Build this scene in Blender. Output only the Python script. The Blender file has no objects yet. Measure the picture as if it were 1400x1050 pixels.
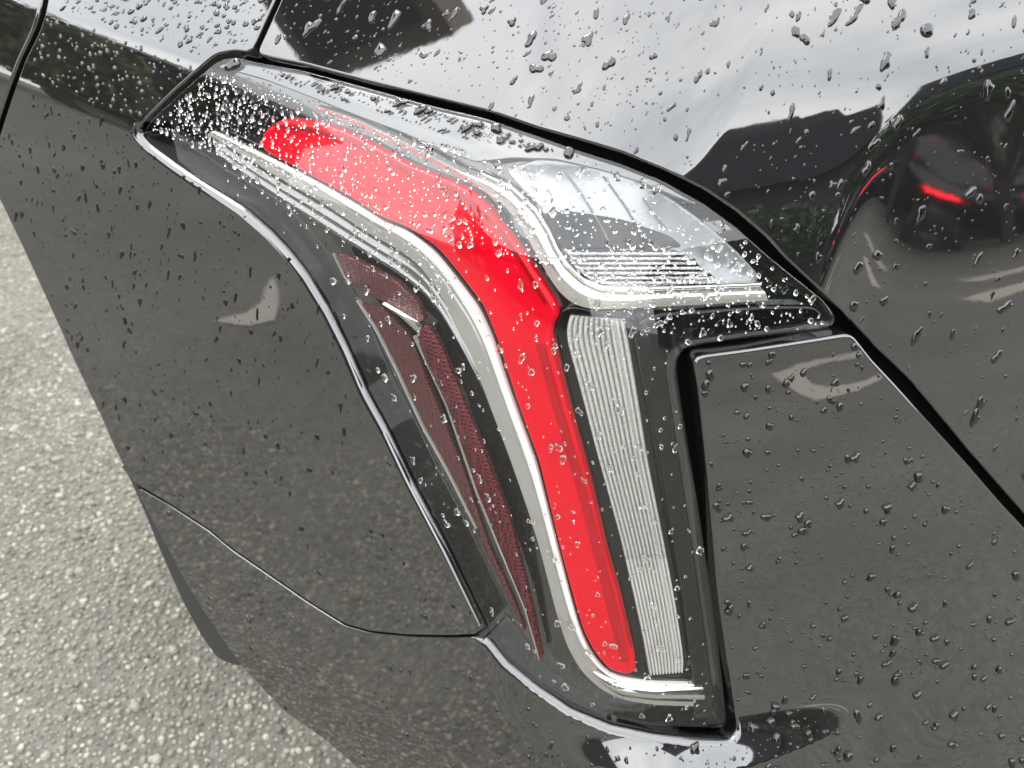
import bpy, bmesh, math, random
import numpy as np
from mathutils import Vector, Matrix
from mathutils.geometry import delaunay_2d_cdt

S = bpy.context.scene
COL = S.collection
rng = np.random.default_rng(7)
random.seed(7)
R_ = math.radians

# ------------------------------------------------------------------ camera
HEAD, PITCH, ROLL, LENS, DIST = 30.0, 35.4988, -0.5946, 36.7894, 0.7324
FPX = 1400 * LENS / 36.0
h, p_, r_ = R_(HEAD), R_(PITCH), R_(ROLL)
fwd = np.array([math.sin(h)*math.cos(p_), math.cos(h)*math.cos(p_), -math.sin(p_)])
rt = np.array([math.cos(h), -math.sin(h), 0.0])
up = np.cross(rt, fwd)
rt, up = rt*math.cos(r_)+up*math.sin(r_), up*math.cos(r_)-rt*math.sin(r_)
RM = np.array([rt, up, fwd])

def ray(px):
    px = np.asarray(px, float).reshape(-1, 2)
    d = (px[:, 0:1]-700)*RM[0]-(px[:, 1:2]-525)*RM[1]+FPX*RM[2]
    return d/np.linalg.norm(d, axis=1)[:, None]

CAM = np.array([0, 0, 0.9])-ray([(800, 600)])[0]*DIST
cd = bpy.data.cameras.new('camera'); cam = bpy.data.objects.new('camera', cd); COL.objects.link(cam)
cam.matrix_world = Matrix(((rt[0], up[0], -fwd[0], CAM[0]), (rt[1], up[1], -fwd[1], CAM[1]), (rt[2], up[2], -fwd[2], CAM[2]), (0, 0, 0, 1)))
cd.sensor_width = 36; cd.lens = LENS; cd.clip_start = 0.02; cd.clip_end = 600
cd.dof.use_dof = True; cd.dof.focus_distance = 0.80; cd.dof.aperture_fstop = 9.5
S.camera = cam

# ------------------------------------------------------------------ light
SUN_EL, SUN_AZ = 62.0, -35.0          # azimuth from +Y towards +X
w = bpy.data.worlds.new('World'); S.world = w; w.use_nodes = True
nt = w.node_tree; nt.nodes.clear()
def wn(t, **k):
    n = nt.nodes.new(t)
    for a, b in k.items(): setattr(n, a, b)
    return n
sky = wn('ShaderNodeTexSky', sky_type='NISHITA', sun_disc=False)
sky.sun_elevation = R_(SUN_EL); sky.sun_rotation = R_(SUN_AZ); sky.dust_density = 4.0; sky.air_density = 1.2
hs = wn('ShaderNodeHueSaturation'); hs.inputs['Saturation'].default_value = 0.25
tc = wn('ShaderNodeTexCoord'); mp = wn('ShaderNodeMapping'); mp.inputs['Scale'].default_value = (1.2, 1.2, 3.0)
noi = wn('ShaderNodeTexNoise'); noi.inputs['Scale'].default_value = 1.6; noi.inputs['Detail'].default_value = 6; noi.inputs['Roughness'].default_value = 0.5
cr = wn('ShaderNodeValToRGB'); cr.color_ramp.elements[0].position = 0.36; cr.color_ramp.elements[1].position = 0.66
cr.color_ramp.elements[0].color = (6.6, 6.9, 7.3, 1); cr.color_ramp.elements[1].color = (10.5, 10.5, 10.4, 1)
mx = wn('ShaderNodeMixRGB'); mx.inputs['Fac'].default_value = 0.8
bg = wn('ShaderNodeBackground'); bg.inputs['Strength'].default_value = 0.142
ow = wn('ShaderNodeOutputWorld')
L = nt.links.new
L(sky.outputs[0], hs.inputs['Color']); L(hs.outputs[0], mx.inputs['Color1'])
L(tc.outputs['Generated'], mp.inputs['Vector']); L(mp.outputs[0], noi.inputs['Vector']); L(noi.outputs['Fac'], cr.inputs['Fac'])
L(cr.outputs[0], mx.inputs['Color2']); L(mx.outputs[0], bg.inputs['Color']); L(bg.outputs[0], ow.inputs[0])
sd = bpy.data.lights.new('sun', 'SUN'); sd.energy = 0.6; sd.angle = R_(30); sd.color = (1, 0.96, 0.9)
sun = bpy.data.objects.new('sun', sd); COL.objects.link(sun)
sdir = Vector((math.sin(R_(SUN_AZ))*math.cos(R_(SUN_EL)), math.cos(R_(SUN_AZ))*math.cos(R_(SUN_EL)), math.sin(R_(SUN_EL))))
sun.rotation_euler = sdir.to_track_quat('Z', 'Y').to_euler()
S.view_settings.view_transform = 'Standard'; S.view_settings.look = 'None'; S.view_settings.gamma = 1.0
S.view_settings.exposure = 1.6
S.render.engine = 'CYCLES'
S.cycles.use_denoising = True
S.cycles.max_bounces = 12; S.cycles.transmission_bounces = 10; S.cycles.transparent_max_bounces = 12; S.cycles.glossy_bounces = 5; S.cycles.diffuse_bounces = 3
S.cycles.caustics_refractive = False; S.cycles.caustics_reflective = False
S.cycles.sample_clamp_indirect = 8

# ------------------------------------------------------------------ materials
def mat(name, base, rough=0.5, metal=0.0, ior=1.5, trans=0.0, spec=None):
    m = bpy.data.materials.new(name); m.use_nodes = True
    b = m.node_tree.nodes['Principled BSDF']
    b.inputs['Base Color'].default_value = (*base, 1); b.inputs['Roughness'].default_value = rough
    b.inputs['Metallic'].default_value = metal; b.inputs['IOR'].default_value = ior
    b.inputs['Transmission Weight'].default_value = trans
    if spec is not None: b.inputs['Specular IOR Level'].default_value = spec
    return m
def bsdf(m): return m.node_tree.nodes['Principled BSDF']
def node(m, t, **k):
    n = m.node_tree.nodes.new(t)
    for a, b in k.items(): setattr(n, a, b)
    return n
def link(m, a, b): m.node_tree.links.new(a, b)
def bump(m, src, strength, dist, nrm='Normal', target=None):
    b = node(m, 'ShaderNodeBump'); b.inputs['Strength'].default_value = strength; b.inputs['Distance'].default_value = dist
    link(m, src, b.inputs['Height']); link(m, b.outputs[0], (target or bsdf(m)).inputs[nrm]); return b
def noise(m, scale, detail=3, rough=0.5):
    c = node(m, 'ShaderNodeTexCoord'); n = node(m, 'ShaderNodeTexNoise'); n.inputs['Scale'].default_value = scale
    n.inputs['Detail'].default_value = detail; n.inputs['Roughness'].default_value = rough
    link(m, c.outputs['Object'], n.inputs['Vector']); return n
def ramp(m, src, stops):
    r = node(m, 'ShaderNodeValToRGB'); e = r.color_ramp.elements
    while len(e) < len(stops): e.new(0.5)
    for q, (pos, c) in zip(e, stops): q.position = pos; q.color = (*c, 1)
    link(m, src, r.inputs[0]); return r

M = {}
def paint():
    m = mat('black_car_paint', (0.012, 0.012, 0.012), 0.03, ior=2.5)
    n = noise(m, 55, 2); bump(m, n.outputs[0], 0.05, 0.0004)
    # dust film that slightly dulls the gloss here and there
    d = noise(m, 9, 5, 0.6); r = ramp(m, d.outputs[0], [(0.45, (0.02,)*3), (0.75, (0.07,)*3)]); link(m, r.outputs[0], bsdf(m).inputs['Roughness'])
    f = node(m, 'ShaderNodeTexVoronoi'); f.inputs['Scale'].default_value = 2600
    c = node(m, 'ShaderNodeTexCoord'); link(m, c.outputs['Object'], f.inputs['Vector'])
    q = ramp(m, f.outputs['Color'], [(0.0, (0.010, 0.010, 0.010)), (0.86, (0.013, 0.013, 0.013)), (1.0, (0.05, 0.052, 0.06))])
    link(m, q.outputs[0], bsdf(m).inputs['Base Color'])
    return m
M['paint'] = paint()
M['seal'] = mat('black_rubber', (0.006, 0.006, 0.006), 0.7, spec=0.2)
M['shell'] = mat('dark_underbody', (0.004, 0.004, 0.004), 0.9, spec=0.05)
M['housing'] = mat('smoked_housing', (0.012, 0.0125, 0.013), 0.05, ior=2.1)
M['gloss_black'] = mat('gloss_black_plastic', (0.006, 0.006, 0.007), 0.08, ior=1.5)
M['chrome'] = mat('chrome', (0.82, 0.82, 0.80), 0.09, 1.0)
M['satin'] = mat('satin_silver', (0.43, 0.425, 0.40), 0.28, 0.35)
n_ = noise(M['satin'], 160, 3); bump(M['satin'], n_.outputs[0], 0.15, 0.0008)
M['bezel'] = mat('bright_bezel', (0.85, 0.84, 0.81), 0.14, 0.75)
M['red'] = mat('red_light_guide', (0.73, 0.001, 0.016), 0.14, ior=1.35)
bsdf(M['red']).inputs['Emission Color'].default_value = (1, 0.002, 0.012, 1); bsdf(M['red']).inputs['Emission Strength'].default_value = 0.0
M['facet'] = mat('faceted_glass', (0.9, 0.9, 0.9), 0.06, 0.6)
n_ = noise(M['facet'], 420, 1); bump(M['facet'], n_.outputs[0], 0.9, 0.004)
M['white'] = mat('bright_white_plastic', (0.97, 0.95, 0.92), 0.15)
M['bowl'] = mat('reflector_bowl', (0.42, 0.43, 0.44), 0.2, 0.45)
M['clear_wall'] = mat('frosted_clear_wall', (0.34, 0.345, 0.34), 0.12, 0.6)
M['rim_black'] = mat('masked_rim', (0.006, 0.006, 0.007), 0.05, ior=2.6)
M['rib_rough'] = mat('rippled_ribs', (0.64, 0.635, 0.60), 0.16, 0.15, ior=1.5)
n_ = noise(M['rib_rough'], 330, 3, 0.65); bump(M['rib_rough'], n_.outputs[0], 0.9, 0.0022)
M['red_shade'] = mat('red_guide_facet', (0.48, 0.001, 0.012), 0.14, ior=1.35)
M['red_core'] = mat('red_guide_core', (0.72, 0.001, 0.006), 0.3, ior=1.45)
M['rib'] = mat('ribbed_clear', (0.64, 0.635, 0.60), 0.2, 0.0, ior=1.5)
n_ = noise(M['rib'], 500, 2); bump(M['rib'], n_.outputs[0], 0.35, 0.0006)
M['clear'] = mat('clear_plastic', (0.95, 0.96, 0.96), 0.03, ior=1.46, trans=1.0)
def lens_mat():
    m = bpy.data.materials.new('clear_lens'); m.use_nodes = True; t = m.node_tree; t.nodes.clear()
    o = t.nodes.new('ShaderNodeOutputMaterial'); mix = t.nodes.new('ShaderNodeMixShader')
    gm = t.nodes.new('ShaderNodeNewGeometry'); dp = t.nodes.new('ShaderNodeVectorMath'); dp.operation = 'DOT_PRODUCT'
    t.links.new(gm.outputs['Normal'], dp.inputs[0]); t.links.new(gm.outputs['Incoming'], dp.inputs[1])
    def mth(op, a, b):
        n = t.nodes.new('ShaderNodeMath'); n.operation = op
        for i, q in enumerate((a, b)):
            if isinstance(q, (int, float)): n.inputs[i].default_value = q
            elif q is not None: t.links.new(q, n.inputs[i])
        return n.outputs[0]
    ab = mth('ABSOLUTE', dp.outputs['Value'], None); f = mth('ADD', mth('MULTIPLY', mth('POWER', mth('SUBTRACT', 1.0, ab), 5.0), 0.92), 0.08)   # Schlick, same from both sides
    tr = t.nodes.new('ShaderNodeBsdfTransparent'); tr.inputs[0].default_value = (0.97, 0.97, 0.965, 1)
    g = t.nodes.new('ShaderNodeBsdfGlossy'); g.inputs['Roughness'].default_value = 0.02
    t.links.new(f, mix.inputs[0]); t.links.new(tr.outputs[0], mix.inputs[1]); t.links.new(g.outputs[0], mix.inputs[2]); t.links.new(mix.outputs[0], o.inputs[0])
    return m
M['lens'] = lens_mat()
def reflector(name, a, b, scale):
    m = mat(name, a, 0.25, 0.3, ior=1.5)
    c = node(m, 'ShaderNodeTexCoord'); v = node(m, 'ShaderNodeTexVoronoi', feature='DISTANCE_TO_EDGE'); v.inputs['Scale'].default_value = scale
    v.inputs['Randomness'].default_value = 0.25
    link(m, c.outputs['Object'], v.inputs['Vector'])
    r = ramp(m, v.outputs[0], [(0.02, b), (0.22, a)]); link(m, r.outputs[0], bsdf(m).inputs['Base Color'])
    bump(m, v.outputs[0], 0.6, 0.002)
    return m
M['refl_pale'] = reflector('pale_reflex_plastic', (0.05, 0.011, 0.012), (0.14, 0.04, 0.04), 420)
M['refl_red'] = reflector('red_reflex_plastic', (0.040, 0.002, 0.006), (0.17, 0.018, 0.028), 300)
M['drop'] = mat('water_on_paint', (0.004, 0.004, 0.004), 0.0, ior=1.8)
M['drop_side'] = mat('water_on_side_paint', (0.004, 0.004, 0.004), 0.0, ior=1.5)
M['drop_up'] = mat('water_on_upper_paint', (0.005, 0.005, 0.005), 0.0, ior=1.85)
M['water'] = mat('clear_water', (1, 1, 1), 0.0, ior=1.33, trans=1.0)
M['tyre'] = mat('tyre_rubber', (0.02, 0.02, 0.02), 0.8)
M['cladding'] = mat('grey_black_cladding', (0.03, 0.031, 0.032), 0.55)
M['rim'] = mat('dark_alloy', (0.3, 0.3, 0.31), 0.3, 1.0)

# ------------------------------------------------------------------ body surface (a smooth car corner)
def tab(pts):
    z = np.arange(-0.2, 2.2, 0.0005); a = np.array(pts, float)
    th = np.interp(z, a[:, 0], a[:, 1]); k = np.exp(-np.linspace(-2, 2, 41)**2); k /= k.sum()
    th = np.convolve(np.pad(th, 20, 'edge'), k, 'valid')
    return z, np.cumsum(np.tan(np.radians(th)))*0.0005
Z1, Z2, CY, CX = 0.9967, 1.0622, 0.0403, -0.0136
SIDE = [(0, -12.5), (.25, -12.5), (.5, 5.5), (.75, 6.37), (Z1-.005, 7.77), (Z1+.005, 21.3), (Z2-.005, 24.3), (Z2+.005, 38.9), (1.5, 43.9)]
REAR = [(0, -9.3), (.3, -4.3), (.5, 9), (.7, 7.58), (.95, 13.76), (1.1, 24.06), (1.25, 52), (1.5, 52)]
REAR_L = [(0, -9.3), (.3, -4.3), (.5, 9), (.7, 7.58), (.93, 11.), (.97, 20.), (1.02, 27.), (1.1, 31), (1.25, 52), (1.5, 52)]
class Body:
    def __init__(s, side=SIDE, rear=REAR, off=0.0, shelf=0.0, r=0.06, z0=0.8, sculpt=0.0):
        s.sculpt = sculpt
        s.S = tab(side); s.Q = tab(rear); s.off = off; s.shelf = shelf; s.r = r
        s.s0 = np.interp(z0, *s.S); s.r0 = np.interp(z0, *s.Q)
        a, b = R_(26.6058), R_(20.8793)
        s.a = (math.cos(a), math.sin(a)); s.b = (math.cos(b), math.sin(b))
    def F(s, P):
        x, y, z = P[..., 0], P[..., 1], P[..., 2]
        ca, sa = s.a; cb, sb = s.b
        wv = -sa*x+ca*y; v = cb*x-sb*y
        a = -(ca*x+sa*y)+np.interp(z-CY*wv, *s.S)-s.s0+0.05*np.maximum(wv, 0)**2
        b = -(sb*x+cb*y)+np.interp(z-CX*v, *s.Q)-s.r0+0.2*np.maximum(v, 0)**2
        if s.shelf:
            g = np.clip(1-(v-0.10)/0.26, 0, 1); g = g*g*(3-2*g)
            t = np.clip((0.606-z)/0.044, 0, 1); t = t*t*(1.6-0.6*t)
            dn = np.clip((0.560-z)/0.10, 0, 1)
            b = b-s.shelf*g*t*(1-0.6*dn)
        if s.sculpt:
            vv = np.maximum(v, 0.162); sg = (1.13-0.0047/(vv-0.15)-z)/np.sqrt(1+(0.0047/(vv-0.15)**2)**2)
            sp = 0.007*np.logaddexp(0, np.clip(sg/0.007, -60, 60)); Ls = 0.07
            b = b+s.sculpt*Ls*(1-np.exp(-sp/Ls))
        r = s.r
        return np.where((a > -r) & (b > -r), np.hypot(np.maximum(a+r, 0), np.maximum(b+r, 0))-r, np.maximum(a, b))+s.off
    def N(s, P, e=0.0012):
        g = np.stack([s.F(P+np.eye(3)[i]*e)-s.F(P-np.eye(3)[i]*e) for i in range(3)], -1)
        return g/np.maximum(np.linalg.norm(g, axis=-1), 1e-9)[..., None]
    def hit(s, px, t0=0.45, t1=2.6, n=130):
        d = ray(px); ts = np.geomspace(t0, t1, n)
        lo = np.full(len(d), t0); hi = lo.copy(); done = np.zeros(len(d), bool)
        for i in range(1, n):
            idx = np.where(~done)[0]
            if len(idx) == 0: break
            f = s.F(CAM+d[idx]*ts[i]); k = idx[f < 0]
            lo[k] = ts[i-1]; hi[k] = ts[i]; done[k] = True
        for _ in range(24):
            m = (lo+hi)/2; f = s.F(CAM+d*m[:, None]) < 0
            hi = np.where(f, m, hi); lo = np.where(f, lo, m)
        P = CAM+d*hi[:, None]; P[~done] = np.nan
        return P
B0 = Body()
BB = Body(shelf=0.026)
BG = Body(sculpt=0.22)
def BL(off=0.0): return Body(rear=REAR_L, off=off, z0=0.8)
BLENS = BL()

# ------------------------------------------------------------------ mesh helpers
def obj(name, me, m, parent=None):
    o = bpy.data.objects.new(name, me); COL.objects.link(o)
    if m is not None and not me.materials: me.materials.append(m)
    if parent is not None: o.parent = parent
    return o
def tag(o, label=None, cat=None, group=None, kind=None):
    if label: o['label'] = label
    if cat: o['category'] = cat
    if group: o['group'] = group
    if kind: o['kind'] = kind
    return o
def thing(name, label, cat, loc=(0, 0, 0), rz=0, group=None):
    o = bpy.data.objects.new(name, None); COL.objects.link(o); o.location = loc; o.rotation_euler = (0, 0, rz)
    return tag(o, label, cat, group)
def mesh(name, V, F, N=None, smooth=True):
    me = bpy.data.meshes.new(name); me.from_pydata([tuple(v) for v in V], [], [tuple(int(i) for i in f) for f in F])
    if smooth: me.polygons.foreach_set('use_smooth', [True]*len(me.polygons))
    if N is not None: me.normals_split_custom_set_from_vertices([tuple(n) for n in N])
    me.update(); return me
def fastmesh(name, V, T, smooth=True):
    me = bpy.data.meshes.new(name); V = np.asarray(V, np.float32); T = np.asarray(T, np.int32)
    me.vertices.add(len(V)); me.vertices.foreach_set('co', V.ravel())
    me.loops.add(len(T)*3); me.loops.foreach_set('vertex_index', T.ravel())
    me.polygons.add(len(T)); me.polygons.foreach_set('loop_start', np.arange(len(T), dtype=np.int32)*3)
    me.polygons.foreach_set('use_smooth', np.full(len(T), smooth))
    me.update(calc_edges=True); me.validate(); return me
def inside(poly, q):
    poly = np.asarray(poly, float); q = np.asarray(q, float); x, y = q[:, 0], q[:, 1]
    c = np.zeros(len(q), bool); j = len(poly)-1
    for i in range(len(poly)):
        xi, yi = poly[i]; xj, yj = poly[j]
        if yi != yj: c ^= ((yi > y) != (yj > y)) & (x < (xj-xi)*(y-yi)/(yj-yi)+xi)
        j = i
    return c
def area(p):
    p = np.asarray(p); x, y = p[:, 0], p[:, 1]; return 0.5*np.sum(x*np.roll(y, -1)-np.roll(x, -1)*y)
def dense(poly, step, closed=True, smooth=0):
    poly = np.asarray(poly, float); out = []
    n = len(poly); m = n if closed else n-1
    for i in range(m):
        a, b = poly[i], poly[(i+1) % n]; k = max(1, int(round(np.hypot(*(b-a))/step)))
        for j in range(k): out.append(a+(b-a)*j/k)
    if not closed: out.append(poly[-1])
    o = np.array(out)
    for _ in range(smooth):
        if closed: o = 0.25*np.roll(o, 1, 0)+0.5*o+0.25*np.roll(o, -1, 0)
        else: o[1:-1] = 0.25*o[:-2]+0.5*o[1:-1]+0.25*o[2:]
    return o
def inset(loop, dist):
    """move a closed pixel loop inwards by dist (array, pixels)"""
    t = np.roll(loop, -1, 0)-np.roll(loop, 1, 0); t /= np.maximum(np.linalg.norm(t, axis=1), 1e-9)[:, None]
    s = 1 if area(loop) > 0 else -1
    n = np.stack([-t[:, 1], t[:, 0]], 1)*s
    return loop+n*np.asarray(dist)[:, None]

def panel(name, poly, body, m, parent, r=0.003, wall=0.02, step=7, smooth=2, edge=None, rfun=None, bulge=None, bstep=5):
    """a pressed panel: its outline lies on the body surface, its rim rolls over by a fillet and turns inwards"""
    lp = dense(poly, bstep, True, smooth)
    P = body.hit(lp); ok = ~np.isnan(P[:, 0]); lp = lp[ok]; P = P[ok]
    rr = np.full(len(lp), r) if rfun is None else rfun(lp)
    dist = np.linalg.norm(P-CAM, axis=1); N = body.N(P)
    ins = inset(lp, rr/dist*FPX*0.9)
    x0, y0 = ins.min(0); x1, y1 = ins.max(0)
    gx, gy = np.meshgrid(np.arange(x0+step/2, x1, step), np.arange(y0+step/2, y1, step))
    g = np.stack([gx.ravel(), gy.ravel()], 1); g = g[inside(inset(ins, np.full(len(ins), step*0.5)), g)]
    allp = np.vstack([ins, g]); n0 = len(ins)
    vs, es, fs, ov, oe, of = delaunay_2d_cdt([Vector(q) for q in allp], [], [list(range(n0))], 1, 1e-4)
    q = np.array([tuple(v) for v in vs]); Pv = body.hit(q); good = ~np.isnan(Pv[:, 0]); Pv[~good] = 0
    Nv = body.N(Pv)
    if bulge is not None: Pv = Pv+Nv*bulge(q)[:, None]
    F = [f for f in fs if all(good[i] for i in f)]
    # orientation
    F = [f if np.dot(np.cross(Pv[f[1]]-Pv[f[0]], Pv[f[2]]-Pv[f[0]]), Nv[f[0]]) > 0 else f[::-1] for f in F]
    V = list(Pv); NN = list(Nv)
    # rim
    bi = np.full(n0, -1)
    for k, src in enumerate(ov):
        for sidx in src:
            if sidx < n0: bi[sidx] = k
    bi = np.where(bi < 0, 0, bi)
    Pb = Pv[bi]; Nb = Nv[bi]
    T = np.roll(Pb, -1, 0)-np.roll(Pb, 1, 0); T /= np.maximum(np.linalg.norm(T, axis=1), 1e-9)[:, None]
    sgn = 1 if area(ins) > 0 else -1
    O = np.cross(T, Nb)*1.0; O /= np.maximum(np.linalg.norm(O, axis=1), 1e-9)[:, None]
    Cc = Pb.mean(0)
    # pixel loops run clockwise or not: test with one known outward step
    mid = ins-inset(ins, np.full(n0, 1.0)); d = mid[:, 0:1]*RM[0]-mid[:, 1:2]*RM[1]
    if np.median((O*d).sum(1)) < 0: O = -O
    rings = []
    K = 5
    for a in np.linspace(0, math.pi/2, K+1)[1:]:
        rings.append((Pb+O*(rr*math.sin(a))[:, None]-Nb*(rr*(1-math.cos(a)))[:, None], Nb*math.cos(a)+O*math.sin(a)))
    last = rings[-1][0]
    rings.append((last-Nb*wall, O))
    prev = bi
    for Pq, Nq in rings:
        base = len(V); V += list(Pq); NN += list(Nq); cur = np.arange(base, base+n0)
        for i in range(n0):
            j = (i+1) % n0
            f = (prev[i], prev[j], cur[j], cur[i])
            if len(set(f)) < 4: continue
            nrm = np.cross(V[f[1]]-V[f[0]], V[f[3]]-V[f[0]])
            F.append(f if np.dot(nrm, Nq[i]) > 0 else f[::-1])
        prev = cur
    me = mesh(name, V, F, NN)
    return obj(name, me, m, parent)

def rails(A, B, n):
    def rs(p):
        p = np.asarray(p, float); d = np.r_[0, np.cumsum(np.hypot(*np.diff(p, axis=0).T))]; t = np.linspace(0, d[-1], n)
        o = np.stack([np.interp(t, d, p[:, 0]), np.interp(t, d, p[:, 1])], 1)
        for _ in range(3): o[1:-1] = 0.25*o[:-2]+0.5*o[1:-1]+0.25*o[2:]
        return o
    return rs(A), rs(B)
def strip(name, A, B, off, prof, m, parent, n=90, k=9, wall=0.008, smooth=True):
    """a moulding swept between two rails; prof(t) raises its section"""
    a, b = rails(A, B, n); ts = np.linspace(0, 1, k)
    body = BL(off)
    q = (a[:, None]*(1-ts[None, :, None])+b[:, None]*ts[None, :, None]).reshape(-1, 2)
    P = body.hit(q); N = body.N(P)
    hgt = np.tile(np.array([prof(t) for t in ts]), n); V = P+N*hgt[:, None]
    lo = (P-N*wall).reshape(n, k, 3); V = V.reshape(n, k, 3)
    W = np.concatenate([lo[:, :1], V, lo[:, -1:]], 1); kk = k+2
    Fs = []
    for i in range(n-1):
        for j in range(kk-1): Fs.append((i*kk+j, i*kk+j+1, (i+1)*kk+j+1, (i+1)*kk+j))
    Fs.append(tuple(range(kk))); Fs.append(tuple((n-1)*kk+j for j in range(kk))[::-1])
    W = W.reshape(-1, 3)
    f = Fs[(kk-1)*(n//2)+kk//2]; c = W[list(f)]
    if np.dot(np.cross(c[1]-c[0], c[3]-c[0]), N[(n//2)*k+k//2]) < 0: Fs = [g[::-1] for g in Fs]
    me = mesh(name, W, Fs, smooth=smooth)
    me.set_sharp_from_angle(angle=R_(35)) if hasattr(me, 'set_sharp_from_angle') else None
    return obj(name, me, m, parent)

# ------------------------------------------------------------------ outlines (traced, then laid on the body surface)
SEAM1 = [(61, 0), (58, 17), (51, 40), (40, 63), (30, 83), (21, 108), (11, 137), (0, 171), (-18, 225)]
LB = [(660, 856), (612, 756), (561, 659), (525, 583), (499, 536), (472, 473), (446, 421), (417, 373), (394, 344), (368, 317), (331, 285), (268, 246), (240, 227), (208, 203), (193, 187), (189, 179)]
QP = [(90, -150), (65, 0), (61, 19), (54, 41), (43, 64), (33, 84), (24, 109), (14, 138), (3, 172), (-14, 226), (-16, 250), (0, 276), (40, 360), (80, 448), (97, 487), (120, 536), (137, 570), (154, 610), (171, 644), (184, 661), (190, 664),
      (229, 687), (286, 724), (317, 750), (371, 787), (420, 821), (471, 853), (506, 863), (557, 868), (614, 869), (654, 867), (662, 862)]+LB+[(192, 170), (206, 156), (237, 125), (266, 99), (289, 78), (300, 72), (320, 68), (340, 71), (346, 66), (359, 37), (376, 0), (410, -150)]
LN = [(667, 859), (617, 753), (566, 656), (531, 581), (505, 534), (478, 471), (452, 419), (423, 370), (399, 341), (372, 313), (334, 281), (271, 244), (238, 223), (212, 203), (201, 190), (197, 183), (200, 171), (212, 159), (243, 130), (272, 104), (293, 86), (305, 80), (325, 78), (346, 84), (414, 96), (500, 119), (586, 143), (664, 161), (736, 185), (793, 205), (850, 223), (907, 246), (964, 278), (1007, 310), (1050, 349), (1093, 384), (1124, 409), (1141, 428), (1146, 440), (1143, 449), (1093, 457), (1021, 465), (959, 474), (938, 480), (929, 490), (926, 510), (931, 544), (938, 587), (949, 650), (966, 764), (976, 830), (986, 910), (995, 990), (989, 997), (893, 994), (833, 982), (779, 960), (733, 930), (679, 884)]
LG = [(420, -150), (383, 0), (366, 37), (351, 70), (353, 75), (414, 87), (500, 110), (586, 131), (664, 150), (736, 175), (793, 191), (850, 208), (907, 231), (964, 259), (1007, 288), (1050, 325), (1073, 352), (1133, 408), (1150, 423), (1176, 452), (1204, 481), (1247, 523), (1272, 552), (1322, 614), (1397, 699), (1600, 920), (1600, -150)]
BP = [(189, 667), (229, 689.5), (286, 726.5), (317, 752.5), (371, 789.5), (420, 823.5), (471, 855.5), (506, 865.5), (557, 870.5), (614, 872), (654, 871), (664, 873), (690, 906), (733, 941), (779, 971), (836, 993), (893, 1004), (950, 1010), (996, 1011), (1006, 1006), (1009, 995), (1004, 967), (993, 893), (981, 807), (967, 650), (956, 544), (951, 510), (948, 497), (951, 490), (960, 486), (1021, 478), (1093, 467), (1158, 457), (1168, 461), (1193, 493), (1225, 527), (1270, 577), (1320, 632), (1370, 690), (1400, 722), (1600, 950), (1600, 1100), (1300, 1190), (600, 1200), (486, 1050), (443, 1013), (386, 973), (331, 915), (300, 872), (274, 832), (251, 795), (229, 752), (217, 732), (200, 700), (187, 675)]
RD = [(57, 0), (54, 16), (47, 38), (36, 62), (26, 83), (17, 107), (7, 136), (-4, 170), (-22, 224), (-25, 235), (-250, -60), (-250, -150), (82, -150)]

# ------------------------------------------------------------------ the car
car = thing('parked_car', 'glossy black car wet with rain, its red rear left tail lamp filling the view', 'car')
def q_r(lp):
    """rim radius: soft rolled edge beside the lamp, tight elsewhere"""
    d = np.min(np.linalg.norm(lp[:, None]-dense(LB, 8, False)[None], axis=2), axis=1)
    e = np.min(np.linalg.norm(lp[:, None]-dense([(190, 664), (286, 724), (420, 821), (506, 863), (640, 868)], 8, False)[None], axis=2), axis=1)
    return np.where(d < 14, 0.0078, np.where(e < 10, 0.0009, 0.0020))
panel('quarter_panel', QP, B0, M['paint'], car, rfun=q_r, wall=0.02, step=6)
LIP = [(663, 875), (690, 906), (733, 941), (779, 971), (836, 993), (893, 1004), (950, 1010), (996, 1011)]
def b_r(lp):
    d = np.min(np.linalg.norm(lp[:, None]-dense(LIP, 8, False)[None], axis=2), axis=1)
    e = np.min(np.linalg.norm(lp[:, None]-dense([(188, 669), (286, 728), (420, 825), (506, 867), (640, 873)], 8, False)[None], axis=2), axis=1)
    return np.where(e < 10, 0.0009, 0.0026+0.0062*np.clip(1-d/30, 0, 1))
panel('bumper', BP, BB, M['paint'], car, rfun=b_r, wall=0.022, step=6)
panel('liftgate', LG, BG, M['paint'], car, r=0.0022, wall=0.025, step=6)
door = panel('rear_door', RD, B0, M['paint'], car, r=0.003, wall=0.02, step=8)
SH = [(-240, -140), (420, -150), (1590, -140), (1590, 900), (1560, 1060), (640, 1080), (500, 1030), (360, 925), (300, 850), (215, 715), (190, 660), (130, 530), (50, 350), (-20, 215)]
panel('inner_body', SH, Body(off=0.026), M['shell'], car, r=0.003, wall=0.01, step=16)

CLAD = [(164, 632), (172, 641), (186, 660), (202, 698), (229, 748), (251, 790), (274, 828), (300, 866), (332, 908), (324, 912), (297, 902), (275, 872), (247, 820), (216, 750), (196, 700), (176, 655)]
panel('wheel_arch_trim', CLAD, Body(off=0.010), M['cladding'], car, r=0.002, wall=0.03, step=8)
wc = B0.hit([(60, 520)])[0]; wn_ = B0.N(wc[None])[0]; wn_[2] = 0; wn_ /= np.linalg.norm(wn_)
wpos = wc-wn_*0.46+np.array([-wn_[1], wn_[0], 0])*-0.02; wpos[2] = 0.345
bm = bmesh.new(); K = 40
prof_t = [(0.215, -.10), (0.30, -.115), (0.335, -.10), (0.345, -.05), (0.345, .05), (0.335, .10), (0.30, .115), (0.215, .10)]
ringv = [[bm.verts.new((math.cos(a)*r, math.sin(a)*r, y)) for r, y in prof_t] for a in np.arange(K)/K*2*math.pi]
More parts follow.
